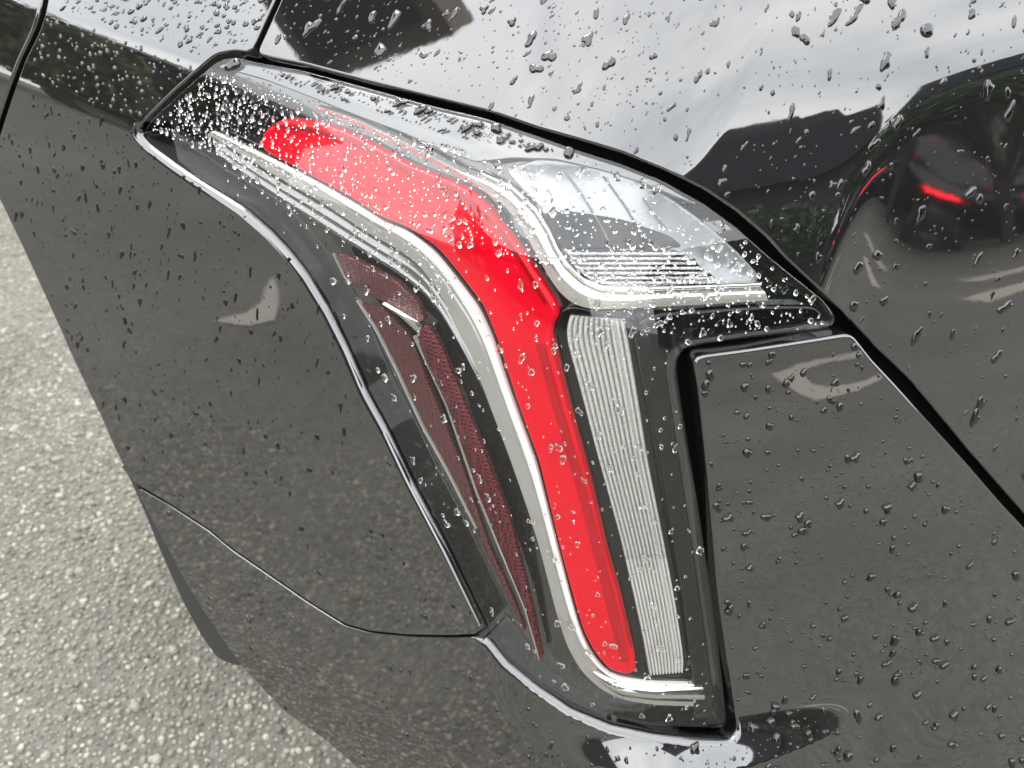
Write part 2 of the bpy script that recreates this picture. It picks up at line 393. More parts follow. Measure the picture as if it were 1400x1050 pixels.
for i in range(K):
    for j in range(len(prof_t)): bm.faces.new((ringv[i][j], ringv[(i+1) % K][j], ringv[(i+1) % K][(j+1) % 8], ringv[i][(j+1) % 8]))
bmesh.ops.recalc_face_normals(bm, faces=bm.faces); me = bpy.data.meshes.new('wheel'); bm.to_mesh(me); bm.free()
wheel = obj('wheel', me, M['tyre'], car); wheel.location = wpos; wheel.rotation_euler = Vector(wn_).to_track_quat('Z', 'Y').to_euler()
bm = bmesh.new(); bmesh.ops.create_cone(bm, cap_ends=True, segments=32, radius1=.214, radius2=.19, depth=.19); me = bpy.data.meshes.new('rim'); bm.to_mesh(me); bm.free()
obj('rim', me, M['rim'], wheel)

# tail lamp: the smoked housing is the part, everything inside it are its sub-parts
lamp = panel('tail_lamp', inset(dense(LN, 8), np.full(len(dense(LN, 8)), 3.0)), BL(0.022), M['housing'], car, r=0.002, wall=0.004, step=9)
def lens_r(lp):
    d = np.min(np.linalg.norm(lp[:, None]-dense([(1143, 449), (1021, 465), (938, 480), (926, 510), (949, 650)], 8, False)[None], axis=2), axis=1)
    return np.where(lp[:, 1] < 440, 0.0016, 0.0022)+0.005*np.clip(1-d/40, 0, 1)
panel('lens', LN, BLENS, M['lens'], lamp, rfun=lens_r, wall=0.012, step=6)

RIM = [(296, 92), (308, 86), (346, 90), (414, 102), (500, 125), (586, 149), (664, 167), (736, 191), (793, 211), (850, 229), (900, 249), (955, 280), (930, 272), (880, 250), (820, 232), (760, 218), (700, 216), (650, 222), (600, 203), (550, 181), (480, 155), (420, 131), (360, 108), (320, 97)]
panel('lamp_rim', RIM, BL(0.003), M['rim_black'], lamp, r=0.0008, wall=0.003, step=8)
RED = [(351, 199), (354, 187), (361, 176), (380, 164), (400, 161), (429, 166), (460, 174), (490, 187), (557, 224), (614, 246), (645, 262), (665, 280), (681, 302), (707, 333), (733, 373), (756, 408), (764, 424), (764, 431), (756, 443), (754, 455), (756, 464), (766, 503), (779, 552), (807, 650), (830, 750), (847, 807), (867, 893), (870, 922), (856, 926), (833, 919), (813, 896), (799, 870), (787, 833), (764, 750), (736, 636), (704, 550), (694, 520), (674, 460), (657, 420), (640, 397), (620, 371), (594, 340), (554, 311), (517, 297), (483, 274), (443, 251), (386, 220), (360, 207)]
panel('light_guide', RED, BL(0.010), M['red'], lamp, r=0.005, wall=0.010, step=8)
M['red_dark'] = mat('deep_red_plastic', (0.33, 0.0, 0.006), 0.15)
strip('guide_line', [(757, 462), (766, 505), (779, 555), (805, 652), (829, 752), (847, 812), (862, 885)], [(760, 462), (769, 505), (782, 555), (808, 652), (832, 752), (850, 812), (865, 885)], 0.0078, lambda t: 0.0003, M['red_dark'], lamp, n=60, k=3, wall=0.002)
strip('guide_line', [(372, 172), (430, 178), (480, 194), (552, 234), (606, 258), (650, 284), (686, 322), (716, 368), (744, 416)], [(372, 169), (430, 175), (481, 191), (553, 231), (608, 255), (653, 281), (689, 319), (719, 366), (747, 414)], 0.0078, lambda t: 0.0003, M['red_dark'], lamp, n=60, k=3, wall=0.002)
strip('guide_ridge', [(732, 470), (756, 560), (786, 660), (812, 760), (834, 850), (848, 905)], [(745, 470), (770, 560), (800, 660), (826, 760), (850, 850), (860, 905)], 0.0098, lambda t: 0.0014*t if t < 0.75 else 0.0014*(1-t)/0.25, M['red_shade'], lamp, n=60, k=9, wall=0.003)

SIL_O = [(286, 186), (330, 214), (386, 248), (443, 280), (500, 318), (545, 343), (572, 362), (600, 400), (617, 437), (643, 486), (669, 557), (693, 619), (724, 710), (736, 750), (759, 841), (773, 884), (793, 919), (821, 944), (850, 957), (893, 964), (961, 966)]
SIL_O = [(x+3, y-2) for x, y in SIL_O]
SIL_I = [(290, 180), (340, 204), (386, 226), (443, 257), (483, 281), (517, 304), (552, 317), (590, 346), (616, 378), (634, 402), (651, 424), (669, 463), (688, 521), (699, 552), (731, 638), (760, 751), (782, 834), (794, 872), (808, 899), (828, 923), (850, 931), (893, 936), (960, 937)]
def silver(t): return 0.003*min(1, t/0.05)-(0.0012 if t > 0.7 else 0)
strip('silver_frame', SIL_O, SIL_I, 0.013, silver, M['satin'], lamp, n=150, k=21)
strip('clear_wall', [(292, 212), (330, 240), (386, 278), (440, 312), (500, 350), (545, 378), (578, 404), (602, 434), (632, 486), (656, 532), (668, 556)], [(p, q+2) for p, q in rails(SIL_O[:10], SIL_I[:10], 60)[0]], 0.015, lambda t: -0.004*(1-t)+0.0012*math.sin(14*t), M['clear_wall'], lamp, n=80, k=15, wall=0.003)
EDGE_A = [(x+1.5, y-1) for x, y in SIL_I]; EDGE_B = [(u*0.26+x*0.74, v*0.26+y*0.74) for (u, v), (x, y) in zip(rails(SIL_O, SIL_I, 60)[0], rails(SIL_O, SIL_I, 60)[1])]
strip('bright_edge', EDGE_B, EDGE_A, 0.0098, lambda t: 0.0008*math.sin(math.pi*t), M['white'], lamp, n=150, k=7, wall=0.004)
FA = [(812, 914), (830, 926), (850, 934), (893, 940), (961, 940)]; FB = [(810, 917), (826, 938), (848, 952), (893, 958), (962, 960)]
strip('bright_foot', FB, FA, 0.0075, lambda t: 0.0035*math.sin(math.pi*t), M['chrome'], lamp, n=40, k=11)

BZ_I = [(437, 143), (490, 158), (543, 183), (590, 206), (629, 228), (662, 240), (699, 258), (730, 287), (748, 315), (758, 338), (773, 364), (796, 386), (821, 397), (850, 399), (964, 395), (1040, 392)]
BZ_O = [(433, 150), (485, 168), (540, 195), (590, 220), (630, 242), (655, 258), (684, 276), (707, 300), (727, 336), (747, 373), (764, 399), (784, 416), (810, 423), (850, 422), (964, 416), (1050, 411)]
def bez(t): return 0.003*math.sin(math.pi*min(1, t*1.6)/2) if t < 0.62 else 0.003-0.004*(t-0.62)/0.38
strip('chrome_bezel', BZ_O, BZ_I, 0.010, bez, M['bezel'], lamp, n=130, k=13)
BI_A = [(655, 233), (699, 252), (733, 283), (752, 313), (763, 338), (778, 362), (800, 382), (823, 391), (850, 393), (964, 389), (1040, 386)]
strip('bezel_lip', BZ_I[5:], BI_A, 0.0075, lambda t: 0.0012*math.sin(math.pi*t), M['chrome'], lamp, n=110, k=7)

# reverse lamp: deep clear bowl with a ribbed block
BOWL = [(690, 232), (740, 214), (800, 222), (860, 240), (915, 268), (965, 305), (1010, 345), (1040, 378), (1035, 388), (960, 390), (840, 394), (805, 384), (785, 364), (765, 330), (735, 280), (705, 250)]
def bowl_depth(q):
    e = np.min(np.linalg.norm(q[:, None]-dense(BOWL, 10)[None], axis=2), axis=1)
    return -0.0045*(1-np.exp(-e/22.0))
bw_ = panel('reverse_bowl', BOWL, BL(0.012), M['bowl'], lamp, r=0.0015, wall=0.002, step=7, bulge=bowl_depth)
bw_.data.normals_split_custom_set_from_vertices([(0, 0, 0)]*len(bw_.data.vertices))
panel('bowl_shade', [(738, 292), (775, 288), (850, 300), (915, 322), (936, 338), (770, 341), (756, 326)], BL(0.0128), M['gloss_black'], lamp, r=0.0012, wall=0.003, step=8)  # black plate standing in for the shade low in the bowl
REV = [(770, 343), (800, 340), (850, 339), (921, 341), (944, 351), (962, 368), (992, 388), (960, 391), (850, 394), (826, 392), (804, 380), (785, 362)]
panel('reverse_block', REV, BL(0.0135), M['gloss_black'], lamp, r=0.0015, wall=0.004, step=8)
for i in range(7):
    y = 347+i*6.6
    xl = np.interp(y, [343, 362, 380, 392], [776, 790, 810, 830]); xr = np.interp(y, [341, 351, 368, 388], [925, 942, 958, 985])
    strip('reverse_rib', [(xl, y+2.2), (xr, y+2.2)], [(xl, y-2.2), (xr, y-2.2)], 0.0115, lambda t: 0.0018*math.sin(math.pi*t), M['facet'], lamp, n=30, k=7, wall=0.003)
for i, (x, y) in enumerate([(768, 230), (825, 242), (880, 272)]):
    a = [(x, y), (x+30, y+40), (x+54, y+80), (x+66, y+105)]
    a = [q for q in a if q[1] < 336]
    if len(a) > 1: strip('bowl_fin', [(u-1.6, v) for u, v in a], [(u+1.6, v-1) for u, v in a], 0.0135, lambda t: 0.002*math.sin(math.pi*t), M['satin'], lamp, n=24, k=5, wall=0.003)

# black web between the guides and the ribbed turn lamp
WEB = [(766, 424), (784, 418), (815, 424), (856, 424), (872, 432), (866, 460), (885, 560), (912, 720), (930, 820), (942, 905), (935, 925), (886, 930), (872, 926), (869, 893), (849, 807), (832, 750), (809, 650), (781, 552), (768, 503), (758, 464), (757, 447), (766, 432)]
panel('black_web', WEB, BL(0.014), M['gloss_black'], lamp, r=0.002, wall=0.006, step=9)
RL = [(779, 432), (773, 447), (774, 466), (790, 522), (803, 572), (816, 622), (829, 668), (847, 733), (864, 805), (879, 873), (888, 922)]
RRt = [(853, 437), (858, 458), (865, 500), (876, 567), (885, 625), (897, 685), (910, 750), (924, 824), (936, 904), (934, 918)]
def ribp(t):
    if 0.80 < t < 0.83: return -0.001
    return 0.0036*abs(math.sin(math.pi*t*11))**0.7-0.002
ra, rb = rails(RL, RRt, 60)
strip('ribbed_turn_lamp', ra[:41], rb[:41], 0.0105, ribp, M['rib_rough'], lamp, n=110, k=111, wall=0.004)
strip('ribbed_turn_lamp', ra[40:], rb[40:], 0.0112, ribp, M['rib'], lamp, n=50, k=111, wall=0.004)

# side reflector
UP = [(455, 347), (469, 347), (509, 368), (543, 386), (571, 414), (581, 437), (573, 441), (523, 414), (497, 400), (477, 387)]
panel('upper_reflector', UP, BL(0.009), M['refl_pale'], lamp, r=0.0015, wall=0.004, step=6, smooth=1)
strip('outer_reflector', [(489, 414), (514, 451), (543, 509), (577, 583), (610, 642), (650, 721), (690, 806), (716, 862)], [(523, 420), (563, 462), (580, 510), (597, 552), (634, 642), (668, 745), (700, 815), (718, 860)], 0.010, lambda t: 0.001*math.sin(math.pi*t), M['refl_pale'], lamp, n=90, k=7, wall=0.004)
strip('inner_reflector', [(571, 456), (583, 494), (612, 552), (652, 670), (682, 745), (718, 830), (738, 900)], [(584, 442), (602, 471), (634, 548), (668, 634), (697, 710), (729, 834), (742, 898)], 0.008, lambda t: 0.0022*math.sin(math.pi*t), M['refl_red'], lamp, n=90, k=9, wall=0.004)
strip('reflector_edge', [(564, 460), (581, 496), (609, 555), (649, 672), (680, 748), (716, 833), (736, 902)], [(570, 457), (584, 494), (612, 552), (652, 670), (682, 746), (718, 831), (738, 901)], 0.0062, lambda t: 0.0006*math.sin(math.pi*t), M['chrome'], lamp, n=80, k=5, wall=0.004)
strip('bright_point', [(522, 416), (548, 434), (572, 456), (566, 466)], [(526, 413), (552, 428), (577, 443), (574, 458)], 0.0065, lambda t: 0.0012*math.sin(math.pi*t), M['chrome'], lamp, n=30, k=5, wall=0.004)
strip('reflector_edge', [(454, 346), (464, 366), (475, 389)], [(457, 346), (467, 366), (478, 388)], 0.006, lambda t: 0.0004, M['chrome'], lamp, n=12, k=3, wall=0.003)
strip('reflector_edge', [(487, 411), (514, 453), (543, 511), (577, 585), (610, 644), (650, 723)], [(489, 410), (516, 452), (545, 510), (579, 584), (612, 643), (652, 722)], 0.008, lambda t: 0.0004, M['satin'], lamp, n=60, k=3, wall=0.003)
# black land on the right of the lamp
LAND = [(872, 440), (900, 428), (1050, 418), (1112, 418), (1130, 434), (1090, 448), (1000, 458), (935, 468), (912, 486), (912, 515), (925, 600), (950, 760), (968, 890), (978, 960), (975, 985), (948, 986), (948, 925), (934, 820), (914, 700), (890, 560), (874, 470)]
panel('black_land', LAND, BL(0.009), M['gloss_black'], lamp, r=0.003, wall=0.010, step=9)

# ------------------------------------------------------------------ ground
def ground_mat():
    m = mat('aggregate_concrete', (0.15, 0.15, 0.14), 0.75, spec=0.3)
    c = node(m, 'ShaderNodeTexCoord')
    v = node(m, 'ShaderNodeTexVoronoi'); v.inputs['Scale'].default_value = 75; link(m, c.outputs['Object'], v.inputs['Vector'])
    n = noise(m, 1.2, 5)
    bw = node(m, 'ShaderNodeSeparateColor'); link(m, v.outputs['Color'], bw.inputs[0])
    r = ramp(m, bw.outputs[0], [(0.0, (0.112, 0.107, 0.092)), (0.5, (0.132, 0.126, 0.108)), (1.0, (0.158, 0.151, 0.13))])
    mxn = node(m, 'ShaderNodeMixRGB', blend_type='MULTIPLY'); mxn.inputs[0].default_value = 1
    r2 = ramp(m, n.outputs[0], [(0.3, (0.82, 0.82, 0.81)), (0.7, (1.12, 1.12, 1.12))])
    link(m, r.outputs[0], mxn.inputs[1]); link(m, r2.outputs[0], mxn.inputs[2]); link(m, mxn.outputs[0], bsdf(m).inputs['Base Color'])
    inv = node(m, 'ShaderNodeMath', operation='SUBTRACT'); inv.inputs[0].default_value = 1; link(m, v.outputs['Distance'], inv.inputs[1])
    bump(m, inv.outputs[0], 0.9, 0.006)
    return m
M['ground'] = ground_mat()
me = mesh('ground', [(-150, -150, 0), (150, -150, 0), (150, 150, 0), (-150, 150, 0)], [(0, 1, 2, 3)], smooth=False)
tag(obj('ground', me, M['ground']), kind='structure')
def stone_mat():
    m = mat('aggregate_stone', (0.3, 0.3, 0.28), 0.6, spec=0.35)
    g = node(m, 'ShaderNodeNewGeometry')
    r = ramp(m, g.outputs['Random Per Island'], [(0.0, (0.15, 0.140, 0.114)), (0.3, (0.215, 0.202, 0.165)), (0.6, (0.285, 0.268, 0.219)), (0.85, (0.355, 0.334, 0.272)), (0.98, (0.44, 0.415, 0.345)), (1.0, (0.31, 0.24, 0.15))])
    n = noise(m, 300, 3); lo_ = noise(m, 1.2, 5); rl = ramp(m, lo_.outputs[0], [(0.3, (0.78, 0.78, 0.77)), (0.7, (1.12, 1.12, 1.11))]); mx0 = node(m, 'ShaderNodeMixRGB', blend_type='MULTIPLY'); mx0.inputs[0].default_value = 1; link(m, r.outputs[0], mx0.inputs[1]); link(m, rl.outputs[0], mx0.inputs[2]); r = mx0
    mxn = node(m, 'ShaderNodeMixRGB', blend_type='MULTIPLY'); mxn.inputs[0].default_value = 0.7
    r2 = ramp(m, n.outputs[0], [(0.35, (0.6, 0.6, 0.6)), (0.65, (1.15, 1.15, 1.15))])
    link(m, r.outputs[0], mxn.inputs[1]); link(m, r2.outputs[0], mxn.inputs[2]); link(m, mxn.outputs[0], bsdf(m).inputs['Base Color'])
    return m
def gravel():
    # exposed stones: dense where the camera looks at the ground and where the panels mirror it
    pts = []
    def fill(x0, x1, y0, y1, pitch):
        nx, ny = int((x1-x0)/pitch), int((y1-y0)/pitch/0.9)
        gx, gy = np.meshgrid(np.arange(nx), np.arange(ny)); q = np.stack([x0+(gx.ravel()+0.5*(gy.ravel() % 2))*pitch, y0+gy.ravel()*pitch*0.9], 1)
        q += rng.normal(size=q.shape)*pitch*0.22; return q
    q = np.vstack([fill(-1.5, 0.05, -1.0, 1.9, 0.0122), fill(-1.8, 0.05, 1.9, 3.4, 0.0155)])
    n = len(q)
    bm = bmesh.new(); bmesh.ops.create_icosphere(bm, subdivisions=1, radius=1.0)
    bm.verts.ensure_lookup_table(); U = np.array([v.co[:] for v in bm.verts]); T = np.array([[v.index for v in f.verts] for f in bm.faces]); bm.free()
    keep = U[:, 2] > -0.6; idx = np.cumsum(keep)-1; T = T[keep[T].all(1)]; T = idx[T]; U = U[keep]
    s = 0.0042*np.exp(rng.normal(size=n)*0.28); s = np.clip(s, 0.002, 0.010)
    ax = np.stack([s*rng.uniform(0.8, 1.35, n), s*rng.uniform(0.7, 1.1, n), s*rng.uniform(0.55, 0.9, n)], 1)
    th = rng.uniform(0, 6.28, n); c, sn = np.cos(th), np.sin(th)
    V = U[None]*ax[:, None]*(1+rng.normal(size=(n, len(U), 1))*0.10)
    X = V[..., 0]*c[:, None]-V[..., 1]*sn[:, None]; Y = V[..., 0]*sn[:, None]+V[..., 1]*c[:, None]
    W = np.stack([X+q[:, 0:1], Y+q[:, 1:2], V[..., 2]+(s*0.12)[:, None]], -1)
    TT = T[None]+(np.arange(n)*len(U))[:, None, None]
    me = fastmesh('gravel', W.reshape(-1, 3), TT.reshape(-1, 3))
    tag(obj('gravel', me, stone_mat()), kind='stuff')
gravel()

# ------------------------------------------------------------------ what the wet paint mirrors
def pol(az, dist): return np.array([math.sin(R_(az))*dist, math.cos(R_(az))*dist])
def box_bm(bm, x0, x1, y0, y1, z0, z1):
    v = [bm.verts.new(p) for p in ((x0, y0, z0), (x1, y0, z0), (x1, y1, z0), (x0, y1, z0), (x0, y0, z1), (x1, y0, z1), (x1, y1, z1), (x0, y1, z1))]
    for f in ((3, 2, 1, 0), (4, 5, 6, 7), (0, 1, 5, 4), (1, 2, 6, 5), (2, 3, 7, 6), (3, 0, 4, 7)): bm.faces.new([v[i] for i in f])
def prism_bm(bm, prof, y0, y1):
    a = [bm.verts.new((x, y0, z)) for x, z in prof]; b = [bm.verts.new((x, y1, z)) for x, z in prof]; n = len(prof)
    bm.faces.new(a[::-1]); bm.faces.new(b)
    for i in range(n): bm.faces.new((a[i], a[(i+1) % n], b[(i+1) % n], b[i]))
def bobj(name, bm, m, parent=None, bev=0.0, smooth=False):
    bmesh.ops.recalc_face_normals(bm, faces=bm.faces)
    if bev: bmesh.ops.bevel(bm, geom=bm.edges[:], offset=bev, segments=2, affect='EDGES', clamp_overlap=True)
    me = bpy.data.meshes.new(name); bm.to_mesh(me); bm.free()
    if smooth: me.polygons.foreach_set('use_smooth', [True]*len(me.polygons))
    return obj(name, me, m, parent)
M['brick'] = mat('brown_brick', (0.04, 0.032, 0.028), 0.8)
M['siding'] = mat('grey_siding', (0.06, 0.064, 0.07), 0.7)
M['slate'] = mat('dark_slate_roof', (0.008, 0.009, 0.013), 0.8, spec=0.15)
M['tan'] = mat('tan_fascia', (0.26, 0.21, 0.16), 0.7)
M['window'] = mat('window_glass', (0.02, 0.022, 0.025), 0.05)
M['trim'] = mat('cream_trim', (0.22, 0.21, 0.185), 0.6)
M['bark'] = mat('bark', (0.05, 0.04, 0.03), 0.9)
M['line'] = mat('worn_cream_paint', (0.38, 0.355, 0.30), 0.7)
def leaf_mat(c0, c1):
    m = mat('foliage', c0, 0.6, spec=0.3); g = node(m, 'ShaderNodeNewGeometry')
    r = ramp(m, g.outputs['Random Per Island'], [(0, c0), (1, c1)]); link(m, r.outputs[0], bsdf(m).inputs['Base Color']); return m
M['leaf'] = leaf_mat((0.022, 0.042, 0.016), (0.075, 0.115, 0.04)); M['leaf_y'] = leaf_mat((0.05, 0.07, 0.02), (0.13, 0.14, 0.05))
def house(name, label, az, dist, length, depth, eave, ridge, wallm, roofm, turn=0.0, nwin=4, group=None):
    """long side faces the car"""
    c = pol(az, dist); t = thing(name, label, 'house', (c[0], c[1], 0), R_(-az+turn), group)
    bm = bmesh.new(); box_bm(bm, -length/2, length/2, 0, depth, 0, eave); bobj('wall', bm, wallm, t)
    bm = bmesh.new(); a = [(-length/2-.3, -.4, eave-.05), (length/2+.3, -.4, eave-.05), (length/2+.3, depth+.4, eave-.05), (-length/2-.3, depth+.4, eave-.05)]
    v = [bm.verts.new(p) for p in a]+[bm.verts.new((-length/2-.3, depth/2, ridge)), bm.verts.new((length/2+.3, depth/2, ridge))]
    for f in ((0, 1, 5, 4), (2, 3, 4, 5), (1, 2, 5), (3, 0, 4), (3, 2, 1, 0)): bm.faces.new([v[i] for i in f])
    bobj('roof', bm, roofm, t)
    for k in range(nwin):
        x = -length/2+(k+.5)*length/nwin
        bm = bmesh.new(); box_bm(bm, x-.5, x+.5, -.03, .02, eave*.42, eave*.74); wi = bobj('window', bm, M['trim'], t)
        bm = bmesh.new(); box_bm(bm, x-.42, x+.42, -.045, -.032, eave*.445, eave*.715); bobj('pane', bm, M['window'], wi)
    bm = bmesh.new(); box_bm(bm, length/4-.5, length/4+.45, -.04, .02, .05, 2.1); bobj('door', bm, M['trim'], t)
    return t
house('gabled_house', 'dark slate roofed brown house mirrored in the liftgate', 181, 11, 7.4, 5, 3.9, 6.3, M['brick'], M['slate'], 4)
house('grey_house', 'grey sided house with a tall roof mirrored at the right of the liftgate', 143.5, 17, 7.5, 6, 5.2, 8.2, M['siding'], M['slate'], -3)
house('brown_house', 'low brown brick house mirrored in the shoulder beside the lamp', -64, 10, 2.9, 5, 3.4, 4.3, M['brick'], M['siding'], 0, 2)
house('added_dark_house', 'added dark brown house, darkening what the tail lamp mirrors', -112, 8.0, 7.5, 5, 2.6, 4.3, M['brick'], M['slate'], 0, 3)  # unseen house added to darken reflections on the lens and panel edge
house('small_garage', 'low dark garage with a gabled roof before the slate roofed house', 175.5, 9, 5.0, 1.6, 3.1, 4.6, M['brick'], M['slate'], 2, 2)
def tree(label, az, dist, hgt, rad, lm, seed, trunk=1.4):
    g = np.random.default_rng(seed); c = pol(az, dist); t = thing('leafy_tree', label, 'tree', (c[0], c[1], 0), 0, 'trees mirrored in the paint')
    bm = bmesh.new()
    def limb(a, b, r0, r1):
        a, b = Vector(a), Vector(b); q = (b-a).to_track_quat('Z', 'Y').to_matrix(); r = []
        for p, rr in ((a, r0), (b, r1)): r.append([bm.verts.new(p+q@Vector((math.cos(k*1.0472)*rr, math.sin(k*1.0472)*rr, 0))) for k in range(6)])
        for k in range(6): bm.faces.new((r[0][k], r[0][(k+1) % 6], r[1][(k+1) % 6], r[1][k]))
    limb((0, 0, 0), (0.05, 0, hgt*.55), .14, .08)
    for k in range(6):
        a = k*1.05; limb((0.03, 0, trunk*(.7+.1*k)), (math.cos(a)*rad*.6, math.sin(a)*rad*.6, hgt*(.5+.06*k)), .06, .02)
    bobj('trunk', bm, M['bark'], t)
    n = 5200; cl = g.normal(size=(26, 3)); cl /= np.linalg.norm(cl, axis=1)[:, None]; cl *= (g.random((26, 1))**.4)
    cl = cl*[rad*.8, rad*.8, (hgt-trunk)*.42]+[0, 0, trunk+(hgt-trunk)*.52]
    k = g.integers(0, 26, n); P = cl[k]+g.normal(size=(n, 3))*rad*.17
    d = g.normal(size=(n, 2, 3)); s = g.uniform(.05, .11, (n, 1))
    u = d[:, 0]/np.linalg.norm(d[:, 0], axis=1)[:, None]; v = np.cross(u, d[:, 1]); v /= np.linalg.norm(v, axis=1)[:, None]
    V = np.stack([P-u*s, P+v*s*.5, P+u*s, P-v*s*.5], 1).reshape(-1, 3); b = np.arange(n)[:, None]*4
    T = np.concatenate([b+[0, 1, 2], b+[0, 2, 3]], 1).reshape(-1, 3)
    obj('crown', fastmesh('crown', V, T, False), lm, t)
for i, (az, dist, hh, rr, lm, lab) in enumerate([(-50, 9.5, 3.6, 1.5, 'leaf', 'dark green bushy tree, farthest forward in the shoulder reflection'), (-57, 8.5, 3.0, 1.0, 'leaf_y', 'yellow green tree mirrored in the shoulder panel'),
        (-62, 10, 3.4, 1.2, 'leaf', 'dark green tree beside the low brown house'), (-98, 6.6, 3.0, 1.1, 'leaf', 'dense green tree before the added dark house'), (-40, 12, 4.4, 1.8, 'leaf', 'tall green tree ahead of the parked car'),
        (171, 8.3, 2.2, 1.0, 'leaf', 'small green tree in front of the low garage'), (157, 12, 3.9, 1.5, 'leaf', 'green tree between the two houses behind'), (164, 9.5, 2.2, 0.9, 'leaf', 'low dark bush at the corner of the low garage'), (151, 13, 3.6, 1.5, 'leaf', 'round dark tree left of the grey house'), (-172, 7.5, 2.0, 0.8, 'leaf_y', 'pale green shrub by the low garage wall'), (140, 13, 4.5, 1.6, 'leaf', 'tall green tree right of the grey house')]):
    tree(lab, az, dist, hh, rr, M[lm], i)
# unseen overhead canopy, added to put a dark shape into the mirrored sky
cp = thing('added_canopy', 'added flat canopy with tan edge, a dark shape mirrored in the roof pillar', 'canopy', (*pol(-53, 5.2), 0), R_(53))
bm = bmesh.new(); box_bm(bm, -0.78, 1.6, -0.9, 0.8, 5.45, 5.7); bobj('roof', bm, M['tan'], cp)
bm = bmesh.new(); box_bm(bm, -0.6, 1.4, -0.7, 0.6, 5.40, 5.449); bobj('soffit', bm, M['slate'], cp)
for x in (1.5,):
    for y in (-.75, .65):
        bm = bmesh.new(); box_bm(bm, x-.07, x+.07, y-.07, y+.07, 0, 5.45); bobj('post', bm, M['siding'], cp)
def lit_red():
    m = mat('lit_red_lamp', (0.5, 0.005, 0.01), 0.2); b = bsdf(m); b.inputs['Emission Color'].default_value = (1, 0.02, 0.03, 1); b.inputs['Emission Strength'].default_value = 3; return m
M['lit'] = lit_red()
def far_car(az, dist, turn, pm, label):
    c = pol(az, dist); t = thing('distant_car', label, 'car', (c[0], c[1], 0), R_(-az+turn), 'cars parked behind')
    # rear faces -y
    side = [(-2.1, .35), (-2.15, .75), (-2.0, .98), (-1.75, 1.02), (-1.35, 1.45), (-.6, 1.52), (.3, 1.46), (.95, 1.02), (2.0, .88), (2.2, .6), (2.15, .3)]
    bm = bmesh.new(); prism_bm(bm, side, -.87, .87)
    for v in bm.verts:
        if v.co.z > 1.05: v.co.y *= .8
    b = bobj('body', bm, pm, t, .05, True); b.rotation_euler = (0, 0, math.pi/2)
    bm = bmesh.new(); prism_bm(bm, [(-1.78, 1.06), (-1.40, 1.42), (-1.43, 1.44), (-1.81, 1.08)], -.6, .6); g = bobj('rear_window', bm, M['window'], t); g.rotation_euler = (0, 0, math.pi/2)
    for x in (-.62, .62):
        bm = bmesh.new(); box_bm(bm, x-.09, x+.09, -2.19, -2.1, .82, .88); bobj('tail_light', bm, M['lit'], t, .02)
    bm = bmesh.new(); box_bm(bm, -.22, .22, -1.50, -1.44, 1.335, 1.375); bobj('brake_light', bm, M['lit'], t)
    for x in (-.8, .8):
        for y in (-1.35, 1.35):
            bm = bmesh.new(); bmesh.ops.create_cone(bm, cap_ends=True, segments=20, radius1=.33, radius2=.33, depth=.22, matrix=Matrix.Translation((x, y, .33)) @ Matrix.Rotation(math.pi/2, 4, 'Y'))
            wh = bobj('wheel', bm, M['tyre'], t, .03)
            bm = bmesh.new(); bmesh.ops.create_cone(bm, cap_ends=True, segments=16, radius1=.2, radius2=.2, depth=.235, matrix=Matrix.Translation((x, y, .33)) @ Matrix.Rotation(math.pi/2, 4, 'Y')); bobj('rim', bm, M['rim'], wh)
M['grey_paint'] = mat('grey_paint', (0.025, 0.026, 0.028), 0.1); M['white_paint'] = mat('white_paint', (0.25, 0.25, 0.25), 0.15); M['blue_paint'] = mat('dark_blue_paint', (0.012, 0.013, 0.016), 0.1)
far_car(158, 13.5, 4, M['grey_paint'], 'grey car with lit red tail lights mirrored in the liftgate centre')
far_car(151.5, 17, 0, M['blue_paint'], 'near black car with lit red tail lights, second of the mirrored row')
far_car(145.5, 17.5, -4, M['grey_paint'], 'grey car with lit red tail lights, third of the mirrored row')
far_car(139.5, 18, -6, M['white_paint'], 'pale grey car with lit red tail lights at the end of the mirrored row')
# worn paint marks on the paving
for pts in ([(-2.7, 1.2), (-2.56, 1.13), (-2.4, 1.07), (-2.25, 1.04), (-2.15, 1.1), (-2.12, 1.22), (-2.15, 1.21), (-2.26, 1.15), (-2.39, 1.14), (-2.55, 1.18)],
            [(0.75, -4.83), (1.07, -5.18), (1.59, -5.2), (1.51, -4.94), (1.16, -4.95), (0.96, -4.7), (0.96, -4.21), (1.04, -3.99), (1.21, -3.96), (1.44, -4.11), (1.4, -3.96), (1.16, -3.72), (0.88, -3.65), (0.81, -4.07)],
            [(2.6, -5.2), (3.6, -5.6), (3.7, -5.3), (2.75, -4.9)], [(3.2, -6.6), (4.8, -7.0), (4.8, -6.7), (3.3, -6.2)]):
    bm = bmesh.new(); bm.faces.new([bm.verts.new((x, y, .004)) for x, y in pts]); bmesh.ops.recalc_face_normals(bm, faces=bm.faces)
    for f in bm.faces:
        if f.normal.z < 0: f.normal_flip()
    tag(bobj('road_marking', bm, M['line']), kind='structure')

